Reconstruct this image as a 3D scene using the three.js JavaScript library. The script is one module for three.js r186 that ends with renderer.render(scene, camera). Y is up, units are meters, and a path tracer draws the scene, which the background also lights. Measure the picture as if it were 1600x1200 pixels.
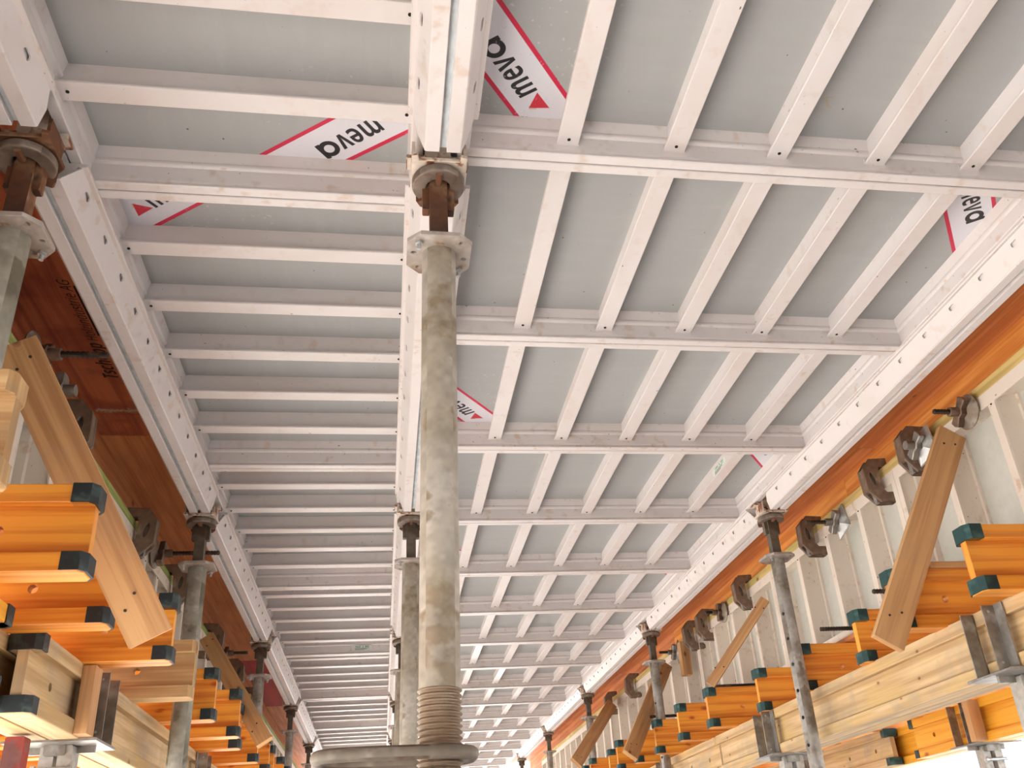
import * as THREE from 'three';
import { mergeGeometries, toCreasedNormals } from 'three/addons/utils/BufferGeometryUtils.js';
import { Brush, Evaluator, SUBTRACTION } from 'three-bvh-csg';

// ------------------------------------------------------------------ camera, sky, exposure
const HC = 1.3;                                    // camera height above the floor
const scene = new THREE.Scene();
const camera = new THREE.PerspectiveCamera(2 * Math.atan(600 / 1409.73) * 180 / Math.PI, 4 / 3, 0.05, 200);
camera.setViewOffset(1600, 1200, -49, -61.1, 1600, 1200);
camera.matrixAutoUpdate = true;
{
  const r = new THREE.Vector3(0.9852, -0.0691, 0.1572), u = new THREE.Vector3(-0.0107, 0.8889, 0.4579), w = new THREE.Vector3(0.1714, 0.4528, -0.875);
  camera.quaternion.setFromRotationMatrix(new THREE.Matrix4().makeBasis(r, u, w.clone().negate()));
  camera.position.set(0, HC, 0);
}
scene.background = new THREE.Color(0.9, 0.96, 1.06);   // hazy bright daylight
scene.backgroundIntensity = 1.6;
const sun = new THREE.DirectionalLight(new THREE.Color(1.0, 0.99, 0.985), 24);      // from the open left side, a little behind the camera
sun.position.set(-11.5, 13, 2); sun.target.position.set(0, 0, -3); scene.add(sun, sun.target);
sun.castShadow = true; sun.shadow.mapSize.set(2048, 2048); Object.assign(sun.shadow.camera, { left: -18, right: 18, top: 18, bottom: -18, near: 0.5, far: 60 });
const renderer = new THREE.WebGLRenderer({ antialias: true });
renderer.toneMapping = THREE.LinearToneMapping;
renderer.toneMappingExposure = 1.6;
renderer.shadowMap.enabled = true;

// ------------------------------------------------------------------ helpers
let seed = 12345;
const rnd = () => { seed = (seed * 1664525 + 1013904223) >>> 0; return seed / 4294967296; };
const rr = (a, b) => a + (b - a) * rnd();
const used = {};
function numbered(n) { const k = used[n] = (used[n] ?? -1) + 1; return k ? n + '_' + String(k).padStart(3, '0') : n; }
function tag(o, label, category, group, kind) {
  if (label) o.userData.label = label;
  if (category) o.userData.category = category;
  if (group) o.userData.group = group;
  if (kind) o.userData.kind = kind;
  return o;
}
function thing(name, label, category, group, X = 0, Y = 0, Z = 0) {
  const o = new THREE.Group(); o.name = numbered(name); scene.add(o);
  o.position.set(X, Y + HC, -Z);
  return tag(o, label, category, group, 'thing');
}
function mesh(name, geo, mat, parent) {
  const m = new THREE.Mesh(geo, mat); m.name = name; m.castShadow = m.receiveShadow = true;
  if (parent) parent.add(m); else { m.name = numbered(name); scene.add(m); }
  return m;
}
function copyThing(src, label, X, Y, Z) {
  const o = src.clone(); o.name = numbered(src.name.replace(/_\d{3}$/, '')); o.userData = { ...src.userData, label };
  o.position.set(X, Y + HC, -Z); scene.add(o); return o;
}
const V3 = (x, y, z) => new THREE.Vector3(x, y, z);
// texture coordinates in metres; the grain (u) runs along one axis
function uvm(geo, axis = 'x', du = 0, dv = 0) {
  let g = geo.index ? geo.toNonIndexed() : geo;
  if (!g.attributes.normal) g.computeVertexNormals();
  const p = g.attributes.position, n = g.attributes.normal, uv = new Float32Array(p.count * 2), a = 'xyz'.indexOf(axis);
  for (let t = 0; t < p.count; t += 3) {
    const m = [0, 0, 0];
    for (let k = 0; k < 3; k++) { m[0] += n.getX(t + k); m[1] += n.getY(t + k); m[2] += n.getZ(t + k); }
    const d = m.map(Math.abs), big = d.indexOf(Math.max(...d));
    let ua = a, va = [0, 1, 2].find((k) => k !== a && k !== big);
    if (big === a) { ua = (a + 1) % 3; va = (a + 2) % 3; }
    for (let k = 0; k < 3; k++) {
      const c = [p.getX(t + k), p.getY(t + k), p.getZ(t + k)];
      uv[(t + k) * 2] = c[ua] + du; uv[(t + k) * 2 + 1] = c[va] + dv + big * 0.31;
    }
  }
  g.setAttribute('uv', new THREE.BufferAttribute(uv, 2));
  return g;
}
const shape = (pts) => new THREE.Shape(pts.map(([x, y]) => new THREE.Vector2(x, y)));
// profile [u,v] swept along T by len; U, V, T are axes, O the origin
function sweep(prof, len, O, U, V, T, holes) {
  const s = Array.isArray(prof) ? shape(prof) : prof;
  if (holes) for (const h of holes) s.holes.push(h);
  let g = new THREE.ExtrudeGeometry(s, { depth: len, bevelEnabled: false, curveSegments: 8 });
  const m = new THREE.Matrix4().makeBasis(V3(...U), V3(...V), V3(...T)).setPosition(...O);
  g.applyMatrix4(m);
  if (m.determinant() < 0) flip(g);
  return g.index ? g.toNonIndexed() : g;
}
function flip(g) {
  for (const key of Object.keys(g.attributes)) {
    const at = g.attributes[key], n = at.itemSize;
    for (let t = 0; t < at.count; t += 3) for (let k = 0; k < n; k++) {
      const i = (t + 1) * n + k, j = (t + 2) * n + k, x = at.array[i]; at.array[i] = at.array[j]; at.array[j] = x;
    }
  }
  g.deleteAttribute('normal'); g.computeVertexNormals();
}
function box(x0, x1, y0, y1, z0, z1, c = 0) {
  const w = Math.abs(x1 - x0), h = Math.abs(y1 - y0), d = Math.abs(z1 - z0);
  let g;
  if (c > 0) {                                      // chamfered edges
    const k = Math.min(c, w / 3, h / 3, d / 3);
    const s = shape([[-w / 2 + k, -h / 2], [w / 2 - k, -h / 2], [w / 2, -h / 2 + k], [w / 2, h / 2 - k], [w / 2 - k, h / 2], [-w / 2 + k, h / 2], [-w / 2, h / 2 - k], [-w / 2, -h / 2 + k]]);
    g = new THREE.ExtrudeGeometry(s, { depth: d, bevelEnabled: false }); g.translate(0, 0, -d / 2);
  } else g = new THREE.BoxGeometry(w, h, d);
  g.translate((x0 + x1) / 2, (y0 + y1) / 2, (z0 + z1) / 2);
  return g.index ? g.toNonIndexed() : g;
}
function cyl(r, h, x, y, z, axis = 'y', seg = 20, r2 = r) {
  let g = new THREE.CylinderGeometry(r2, r, h, seg);
  if (axis === 'x') g.rotateZ(Math.PI / 2); if (axis === 'z') g.rotateX(Math.PI / 2);
  g.translate(x, y, z); return g.toNonIndexed();
}
function merge(list) {
  const l = list.map((g) => { const q = g.index ? g.toNonIndexed() : g; for (const k of Object.keys(q.attributes)) if (!['position', 'normal', 'uv'].includes(k)) q.deleteAttribute(k); return q; });
  return mergeGeometries(l);
}
// ------------------------------------------------------------------ noise textures
function vnoise(n, cells, sd) {                       // tileable value noise, n x n
  const [cx, cy] = Array.isArray(cells) ? cells : [cells, cells], g = new Float32Array(cx * cy), o = new Float32Array(n * n);
  let s = sd; for (let i = 0; i < g.length; i++) { s = (s * 1664525 + 1013904223) >>> 0; g[i] = s / 4294967296; }
  for (let y = 0; y < n; y++) {
    const fy = y / n * cy, iy = Math.floor(fy), ty = fy - iy, sy = ty * ty * (3 - 2 * ty), y0 = iy % cy, y1 = (iy + 1) % cy;
    for (let x = 0; x < n; x++) {
      const fx = x / n * cx, ix = Math.floor(fx), tx = fx - ix, sx = tx * tx * (3 - 2 * tx), x0 = ix % cx, x1 = (ix + 1) % cx;
      const a = g[y0 * cx + x0], b = g[y0 * cx + x1], c = g[y1 * cx + x0], d = g[y1 * cx + x1];
      o[y * n + x] = (a + (b - a) * sx) * (1 - sy) + (c + (d - c) * sx) * sy;
    }
  }
  return o;
}
function fbm(n, cells, oct, sd) {
  const o = new Float32Array(n * n); let amp = 1, tot = 0, c = Array.isArray(cells) ? [...cells] : [cells, cells];
  for (let k = 0; k < oct; k++) { const v = vnoise(n, c, sd + k * 977); for (let i = 0; i < o.length; i++) o[i] += v[i] * amp; tot += amp; amp *= 0.55; c = c.map((q) => Math.min(q * 2, n)); }
  for (let i = 0; i < o.length; i++) o[i] /= tot;
  return o;
}
function dataTex(n, fn) {
  const d = new Uint8Array(n * n * 4);
  for (let y = 0; y < n; y++) for (let x = 0; x < n; x++) { const c = fn(x, y, y * n + x), i = (y * n + x) * 4; d[i] = Math.max(0, Math.min(255, c[0])); d[i + 1] = Math.max(0, Math.min(255, c[1])); d[i + 2] = Math.max(0, Math.min(255, c[2])); d[i + 3] = 255; }
  const t = new THREE.DataTexture(d, n, n, THREE.RGBAFormat); t.colorSpace = THREE.SRGBColorSpace;
  t.wrapS = t.wrapT = THREE.RepeatWrapping; t.magFilter = THREE.LinearFilter; t.minFilter = THREE.LinearMipmapLinearFilter; t.generateMipmaps = true; t.needsUpdate = true;
  return t;
}
const mix = (a, b, t) => a.map((v, i) => v + (b[i] - v) * t);
const sat = (x) => Math.max(0, Math.min(1, x));
// painted steel: off-white with splashes of cement, specks and faint rust bloom
function paintTex(base, dirt, sd, amount) {
  const n = 1024, a = fbm(n, 5, 5, sd), b = fbm(n, 40, 3, sd + 5), c = fbm(n, 9, 4, sd + 9), r = fbm(n, 14, 4, sd + 21);
  const spot = new Float32Array(n * n); let s = sd * 7 + 1; const q = () => { s = (s * 1664525 + 1013904223) >>> 0; return s / 4294967296; };
  for (let k = 0; k < 230 * amount; k++) {
    const x = q() * n, y = q() * n, rad = 0.7 + q() * q() * 3.2, v = 0.35 + q() * 0.6, el = 0.6 + q() * 1.4;
    for (let j = -6; j <= 6; j++) for (let i = -6; i <= 6; i++) { const d = Math.hypot(i / el, j * el); if (d < rad) { const id = ((y + j + n) % n | 0) * n + ((x + i + n) % n | 0); spot[id] = Math.max(spot[id], v * sat(rad - d)); } }
  }
  return dataTex(n, (x, y, i) => {
    let col = mix(base, [base[0] * 0.96, base[1] * 0.935, base[2] * 0.915], sat((a[i] - 0.45) * 2.2) * 0.7);
    col = mix(col, dirt, sat((c[i] * 0.45 + b[i] * 0.6 - 0.63) * 6) * 0.4 * amount);
    col = mix(col, [190, 150, 116], sat((r[i] * 0.6 + b[i] * 0.45 - 0.66) * 9) * 0.35 * amount);
    return mix(col, [86, 76, 68], spot[i]);
  });
}
function woodTex(light, dark, sd, o = {}) {
  const n = 1024, g1 = fbm(n, [2, 46], 3, sd), g2 = fbm(n, [5, 190], 2, sd + 3), w = fbm(n, [3, 5], 3, sd + 7), st = fbm(n, 7, 4, sd + 11);
  const kn = []; let s = sd * 13 + 7; const q = () => { s = (s * 1664525 + 1013904223) >>> 0; return s / 4294967296; };
  for (let k = 0; k < (o.knots ?? 5); k++) kn.push([q() * n, q() * n, 5 + q() * 9]);
  return dataTex(n, (x, y, i) => {
    let t = sat((g1[i] - 0.5) * 2.3 + 0.42 + (g2[i] - 0.5) * 0.7 + (w[i] - 0.5) * 0.8), kd = 0;
    for (const [kx, ky, kr] of kn) {
      let dx = Math.abs(x - kx), dy = Math.abs(y - ky); dx = Math.min(dx, n - dx); dy = Math.min(dy, n - dy);
      const d = Math.hypot(dx * 0.55, dy); if (d < kr * 3.2) { kd = Math.max(kd, sat(1.25 - d / kr)); t += 0.35 * sat(1 - d / (kr * 3.2)) * (0.5 + 0.5 * Math.sin(d * 1.1)); }
    }
    let c = mix(light, dark, sat(t));
    c = mix(c, o.knot ?? [dark[0] * 0.55, dark[1] * 0.42, dark[2] * 0.4], kd * 0.85);
    if (o.stain) c = mix(c, o.stain, sat((st[i] - 0.52) * 4) * (o.stainAmt ?? 0.5));
    if (o.stain2) c = mix(c, o.stain2, sat((w[i] - 0.55) * 5) * (o.stainAmt ?? 0.5));
    return c;
  });
}
function blotchTex(cols, sd, scale = 6, fine = 0.2) {
  const n = 512, a = fbm(n, scale, 5, sd), b = fbm(n, scale * 3, 4, sd + 3), c = fbm(n, 60, 2, sd + 8);
  return dataTex(n, (x, y, i) => {
    let col = mix(cols[0], cols[1], sat((a[i] - 0.4) * 3.5)); col = mix(col, cols[2], sat((b[i] - 0.52) * 5)); 
    if (cols[3]) col = mix(col, cols[3], sat((a[i] * 0.5 + b[i] * 0.5 - 0.56) * 12));
    const k = 1 - fine / 2 + fine * c[i]; return col.map((v) => v * k);
  });
}
const std = (o) => new THREE.MeshStandardMaterial(o);
const M = {};
M.paint = std({ map: paintTex([223, 216, 214], [198, 184, 172], 11, 0.7), roughness: 0.34 });
M.paintClean = std({ map: paintTex([224, 217, 215], [206, 194, 184], 31, 0.3), roughness: 0.44 });
M.paintDirty = std({ map: paintTex([219, 211, 208], [184, 164, 146], 51, 1.1), roughness: 0.45 });
M.wallPaint = std({ map: paintTex([230, 219, 206], [190, 170, 146], 81, 0.9), roughness: 0.45 });
M.groove = std({ map: blotchTex([[200, 208, 212], [190, 198, 202], [206, 212, 214]], 5), roughness: 0.5 });
M.hole = std({ color: 0x15120f, roughness: 0.9 });
M.orange = std({ map: woodTex([240, 162, 60], [204, 116, 40], 71, { knots: 7, knot: [150, 62, 24] }), roughness: 0.42 });
M.yellow = std({ map: woodTex([246, 182, 58], [226, 146, 36], 91, { knots: 5, knot: [150, 70, 22] }), roughness: 0.45 });
M.old = std({ map: woodTex([212, 182, 138], [178, 144, 100], 111, { knots: 9, stain: [158, 144, 126], stain2: [212, 178, 112], stainAmt: 0.5 }), roughness: 0.75 });
M.pine = std({ map: woodTex([212, 166, 114], [182, 134, 88], 131, { knots: 6, stain: [176, 150, 128], stainAmt: 0.25 }), roughness: 0.7 });
M.pineOld = std({ map: woodTex([206, 170, 120], [168, 128, 84], 151, { knots: 5, stain: [140, 122, 100], stainAmt: 0.4 }), roughness: 0.75 });
M.batten = std({ map: woodTex([214, 188, 122], [176, 150, 88], 171, { knots: 4, stain: [150, 156, 84], stainAmt: 0.5 }), roughness: 0.75 });
M.battenGreen = std({ map: woodTex([176, 186, 112], [132, 146, 74], 191, { knots: 4, stain: [96, 122, 50], stainAmt: 0.6 }), roughness: 0.75 });
M.ply = std({ map: woodTex([236, 164, 86], [208, 126, 56], 211, { knots: 4, stain: [222, 146, 84], stainAmt: 0.4 }), roughness: 0.5 });
M.plyBrown = std({ map: woodTex([222, 146, 92], [192, 114, 64], 231, { knots: 3, stain: [206, 130, 92], stainAmt: 0.4 }), roughness: 0.5 });
M.plyDark = std({ map: woodTex([212, 126, 84], [174, 92, 62], 251, { knots: 3, stain: [132, 60, 44], stainAmt: 0.5 }), roughness: 0.5 });
M.plyLeft = std({ map: woodTex([234, 164, 108], [206, 132, 80], 241, { knots: 4, stain: [214, 146, 104], stainAmt: 0.4 }), roughness: 0.5 });
M.plyRed = std({ map: woodTex([196, 34, 40], [168, 24, 32], 271, { knots: 0, stain: [150, 60, 46], stainAmt: 0.4 }), roughness: 0.5 });
M.cap = std({ map: blotchTex([[22, 62, 62], [16, 46, 50], [60, 96, 92], [34, 76, 70]], 15, 9), roughness: 0.55 });
M.capBlack = std({ map: blotchTex([[28, 40, 44], [20, 28, 32], [70, 86, 84], [30, 48, 44]], 17, 9), roughness: 0.55 });
M.steel = std({ map: blotchTex([[172, 166, 156], [148, 140, 128], [188, 184, 178], [128, 112, 90]], 19, 5), roughness: 0.5, metalness: 0.25 });
M.steelBrown = std({ map: blotchTex([[150, 136, 120], [122, 106, 90], [168, 160, 150], [104, 84, 66]], 23, 5), roughness: 0.6, metalness: 0.2 });
M.galv = std({ map: blotchTex([[196, 198, 198], [172, 174, 174], [212, 214, 214]], 29, 8), roughness: 0.35, metalness: 0.6 });
M.bracket = std({ map: blotchTex([[150, 146, 140], [128, 120, 110], [166, 164, 160]], 33, 6), roughness: 0.42, metalness: 0.5 });
M.rust = std({ map: blotchTex([[112, 70, 44], [84, 52, 34], [146, 112, 84], [72, 46, 32]], 37, 6), roughness: 0.75 });
M.rustPlate = std({ map: blotchTex([[218, 204, 190], [208, 192, 174], [206, 188, 168], [132, 78, 52]], 41, 15), roughness: 0.65 });
M.clamp = std({ map: blotchTex([[126, 104, 88], [104, 84, 70], [150, 132, 116], [86, 64, 52]], 43, 7), roughness: 0.6, metalness: 0.2 });
M.iron = std({ map: blotchTex([[62, 52, 46], [46, 38, 34], [86, 68, 56]], 47, 8), roughness: 0.65, metalness: 0.3 });
M.redPost = std({ map: blotchTex([[150, 58, 48], [120, 44, 40], [128, 74, 66], [98, 60, 58]], 53, 10), roughness: 0.7 });
M.concrete = std({ map: blotchTex([[187, 183, 177], [175, 171, 165], [195, 191, 185]], 59, 4), roughness: 0.85 });
M.concrete.map.repeat.set(0.4, 0.4);

// grey plywood skin with the printed corner band of the panel maker
function skinTexture(worn, sd) {
  const W = 2048, H = 1024, s = W / 1.6, cv = document.createElement('canvas'); cv.width = W; cv.height = H;
  const c = cv.getContext('2d');
  c.fillStyle = 'rgb(168,169,168)'; c.fillRect(0, 0, W, H);
  const X = (l) => l * s, Y = (q) => H - q * s;
  let z = sd; const q = () => { z = (z * 1664525 + 1013904223) >>> 0; return z / 4294967296; };
  for (let k = 0; k < 900; k++) {                       // faint cloudy patches and wipe marks
    const g = 148 + q() * 42, rx = 14 + q() * 120, ry = 4 + q() * 26;
    c.globalAlpha = 0.045; c.fillStyle = `rgb(${g | 0},${(g + 2) | 0},${(g - 4 + q() * 10) | 0})`;
    c.beginPath(); c.ellipse(q() * W, q() * H, rx, ry, 0, 0, 7); c.fill();
  }
  c.globalAlpha = 1;
  const A = (l) => 0.4345 - 1.29 * l, B = (l) => 0.227 - 1.315 * l;
  c.save(); c.beginPath(); c.rect(0, 0, X(0.2585), H); c.clip(); c.fillStyle = 'rgb(222,220,226)';
  c.beginPath(); c.moveTo(X(0), Y(A(0))); c.lineTo(X(0.336), Y(0)); c.lineTo(X(0.173), Y(0)); c.lineTo(X(0), Y(B(0))); c.fill();
  c.strokeStyle = 'rgb(205,38,72)'; c.lineWidth = 0.011 * s;
  c.beginPath(); c.moveTo(X(-0.01), Y(A(-0.01))); c.lineTo(X(0.36), Y(A(0.36))); c.stroke();
  c.beginPath(); c.moveTo(X(-0.01), Y(B(-0.01))); c.lineTo(X(0.25), Y(B(0.25))); c.stroke();
  c.fillStyle = 'rgb(205,48,66)';
  c.beginPath(); c.moveTo(X(0.184), Y(0.112)); c.lineTo(X(0.171), Y(0.063)); c.lineTo(X(0.22), Y(0.068)); c.fill();
  c.save(); c.translate(X(0.113), Y(0.175)); c.rotate(Math.atan2(-0.136, -0.105));
  c.fillStyle = c.strokeStyle = 'rgb(32,30,34)'; c.font = `bold ${Math.round(0.086 * s)}px sans-serif`; c.textBaseline = 'alphabetic';
  { const total = 0.184 * s, ra = 0.0195 * s, lw = 0.0125 * s, wa = 2 * ra + lw, base = 0.022 * s, w = c.measureText('mev').width;
    c.save(); c.translate(-total / 2, base); c.scale((total - wa - 0.004 * s) / w, 1); c.fillText('mev', 0, 0); c.restore();
    c.lineWidth = lw; c.beginPath(); c.arc(total / 2 - ra - lw / 2, base - ra - lw / 2 + 1, ra, 0, 7); c.stroke();
    c.fillRect(total / 2 - lw, base - 2 * ra - lw, lw, 2 * ra + lw); }
  c.restore(); c.restore();
  for (let k = 0; k < 140 * worn; k++) { c.globalAlpha = 0.25 + q() * 0.3; c.fillStyle = 'rgb(214,206,202)'; const l = q() * 0.33, m = q() * 0.42; c.beginPath(); c.ellipse(X(l), Y(m), 1 + q() * 6, 1 + q() * 3, q() * 3, 0, 7); c.fill(); }
  c.globalAlpha = 1;
  for (let k = 0; k < 34; k++) { c.fillStyle = 'rgba(70,62,54,0.75)'; c.beginPath(); c.arc(q() * W, q() * H, 1 + q() * 2.2, 0, 7); c.fill(); }
  for (let k = 0; k < 3; k++) {                          // rusty runs
    c.strokeStyle = 'rgba(186,142,92,0.35)'; c.lineWidth = 3 + q() * 5; let x = q() * W, y = q() * H; c.beginPath(); c.moveTo(x, y);
    for (let j = 0; j < 4; j++) { x += (q() - 0.4) * 40; y += (q() - 0.2) * 40; c.lineTo(x, y); } c.stroke();
  }
  const t = new THREE.CanvasTexture(cv); t.colorSpace = THREE.SRGBColorSpace; return t;
}
const skins = [std({ map: skinTexture(0.2, 5), roughness: 0.42 }), std({ map: skinTexture(1.2, 99), roughness: 0.45 })];

// ------------------------------------------------------------------ structure: floor and the concrete above the formwork
{
  const f = mesh('floor', uvm(box(-30, 30, -0.3, 0, -40, 30)), M.concrete); tag(f, 'bare concrete floor under the props', 'floor', null, 'structure');
  const c = mesh('ceiling', uvm(box(-3.4, 3.3, HC + 1.685, HC + 1.93, -16.5, 9)), M.concrete); tag(c, 'concrete slab lying on the formwork deck', 'ceiling', null, 'structure');
  const w = mesh('wall_back', uvm(box(-3.4, 3.3, 0, HC + 1.685, 8.8, 9)), M.concrete); tag(w, 'concrete wall closing the corridor behind the viewer', 'wall', null, 'structure');
  const wl = mesh('wall_left', uvm(box(-3.4, -3.2, 0, HC + 1.685, 3.6, 8.8)), M.concrete); tag(wl, 'concrete wall beside the corridor behind the viewer, left', 'wall', null, 'structure');
  const wr = mesh('wall_right', uvm(box(3.1, 3.3, 0, HC + 1.685, 3.6, 8.8)), M.concrete); tag(wr, 'concrete wall beside the corridor behind the viewer, right', 'wall', null, 'structure');
  const b1 = mesh('trim_1', uvm(box(2.235, 2.735, HC + 0.895, HC + 1.685, -14.5, 9)), M.concrete); tag(b1, 'concrete downstand beam inside the right-hand formwork', 'beam', null, 'structure');
  const b2 = mesh('trim_2', uvm(box(-1.615, -1.115, HC + 0.895, HC + 1.685, -14.5, 9)), M.concrete); tag(b2, 'concrete downstand beam inside the left-hand formwork', 'beam', null, 'structure');
}

// ------------------------------------------------------------------ slab panels (1.6 x 0.8 m steel frames)
const ord = ['nearest', 'second', 'third', 'fourth', 'fifth', 'sixth', 'seventh', 'eighth', 'ninth', 'tenth', 'eleventh', 'twelfth', 'thirteenth', 'fourteenth', 'fifteenth', 'sixteenth', 'seventeenth', 'eighteenth', 'nineteenth', 'twentieth', 'twenty-first', 'twenty-second', 'twenty-third', 'twenty-fourth', 'twenty-fifth', 'twenty-sixth'];
const railProf = [[0.0024, 0.002], [0.004, 0], [0.027, 0], [0.0295, 0.002], [0.0295, 0.0055], [0.022, 0.009], [0.021, 0.012], [0.021, 0.016], [0.0235, 0.02], [0.0245, 0.06], [0.0295, 0.064], [0.031, 0.067], [0.031, 0.073], [0.0285, 0.077], [0.036, 0.1072], [0.0024, 0.1072]];
const ribProf = [[-0.012, 0.1072], [-0.0105, 0.049], [-0.013, 0.045], [-0.026, 0.0435], [-0.0268, 0.0405], [-0.0262, 0.037], [-0.0248, 0.036], [0.0248, 0.036], [0.0262, 0.037], [0.0268, 0.0405], [0.026, 0.0435], [0.013, 0.045], [0.0105, 0.049], [0.012, 0.1072]];
const G = {};
G.rail = [
  uvm(sweep(railProf, 1.596, [0.002, 0, 0], [0, 0, 1], [0, 1, 0], [1, 0, 0]), 'x'),
  uvm(sweep(railProf, 1.596, [0.002, 0, 0.8], [0, 0, -1], [0, 1, 0], [1, 0, 0]), 'x', 0.3, 0.4),
  uvm(sweep(railProf, 0.76, [0, 0, 0.02], [1, 0, 0], [0, 1, 0], [0, 0, 1]), 'z', 0.1, 0.7),
  uvm(sweep(railProf, 0.76, [1.6, 0, 0.02], [-1, 0, 0], [0, 1, 0], [0, 0, 1]), 'z', 0.6, 0.2)];
G.ribs = [0, 1, 2].map((k) => uvm(merge([sweep(ribProf, 0.76, [0, 0, 0.02], [1, 0, 0], [0, 1, 0], [0, 0, 1]),
  box(-0.0285, 0.0285, 0.0355, 0.05, 0.02, 0.027), box(-0.0285, 0.0285, 0.0355, 0.05, 0.773, 0.78)]), 'z', k * 0.37, k * 0.21));
G.ribHole = [cyl(0.0042, 0.002, 0, 0.0353, 0.042, 'y', 8), cyl(0.0042, 0.002, 0, 0.0353, 0.758, 'y', 8)];
{
  const g = box(0.0003, 1.5997, 0.1072, 0.125, 0.0003, 0.7997), p = g.attributes.position, uv = new Float32Array(p.count * 2);
  for (let i = 0; i < p.count; i++) { uv[i * 2] = p.getX(i) / 1.6; uv[i * 2 + 1] = p.getZ(i) / 0.8; }
  g.setAttribute('uv', new THREE.BufferAttribute(uv, 2)); G.skin = g;
}
function buildPanel(name, label, group, X, Z, turn, k) {
  const o = thing(name, label, 'slab panel', group, X, 1.535, Z); o.rotation.y = turn;
  mesh('skin', G.skin, skins[k % 2], o);
  mesh('long_rail', G.rail[0], k % 3 ? M.paint : M.paintDirty, o); mesh('long_rail', G.rail[1], M.paint, o);
  mesh('short_rail', G.rail[2], M.paint, o); mesh('short_rail', G.rail[3], k % 2 ? M.paint : M.paintDirty, o);
  for (let j = 1; j <= 5; j++) { const r = mesh('rib', G.ribs[(j + k) % 3], (j + k) % 4 ? M.paintClean : M.paint, o); r.position.x = 1.6 / 6 * j; mesh('screw_hole', G.ribHole[0], M.hole, r); mesh('screw_hole', G.ribHole[1], M.hole, r); }
  return o;
}
for (let k = 0; k < 18; k++) {                                  // crosswise panels right of the centre beam
  const z1 = 0.805 + 0.8 * k, far = k % 2 === 1;               // z1 = far edge
  const label = `white slab panel with lengthwise ribs between centre and right beams, ${ord[k]} row away from camera`;
  if (far || k === 0) buildPanel('slab_panel', label, 'crosswise panels right of the centre beam', 0.155, z1, 0, k);
  else buildPanel('slab_panel', label, 'crosswise panels right of the centre beam', 1.755, z1 - 0.8, Math.PI, k);
}
for (let k = 0; k < 9; k++) {                                   // lengthwise panels left of the centre beam
  const z1 = 1.787 + 1.6 * k;
  const label = `white slab panel with crosswise ribs between left and centre beams, ${ord[k]} in its row`;
  if (k % 2 === 0) buildPanel('slab_panel', label, 'lengthwise panels left of the centre beam', 0.08, z1, -Math.PI / 2, k);
  else buildPanel('slab_panel', label, 'lengthwise panels left of the centre beam', -0.72, z1 - 1.6, Math.PI / 2, k);
}
// green size labels stuck on two panels
function sizeLabel(w, h, lines) {
  const c = document.createElement('canvas'); c.width = 256; c.height = Math.round(256 * h / w); const x = c.getContext('2d');
  x.fillStyle = 'rgb(226,230,222)'; x.fillRect(0, 0, c.width, c.height); x.fillStyle = 'rgb(32,122,82)'; x.textAlign = 'center';
  x.font = `bold ${c.height * 0.5 | 0}px sans-serif`; x.fillText(lines, c.width / 2, c.height * 0.46);
  x.fillRect(40, c.height * 0.56, 176, c.height * 0.06); x.fillStyle = 'rgb(40,40,40)'; x.fillRect(40, c.height * 0.7, 150, c.height * 0.07); x.fillRect(40, c.height * 0.84, 120, c.height * 0.06);
  const t = new THREE.CanvasTexture(c); t.colorSpace = THREE.SRGBColorSpace; return std({ map: t, roughness: 0.5 });
}

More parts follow.
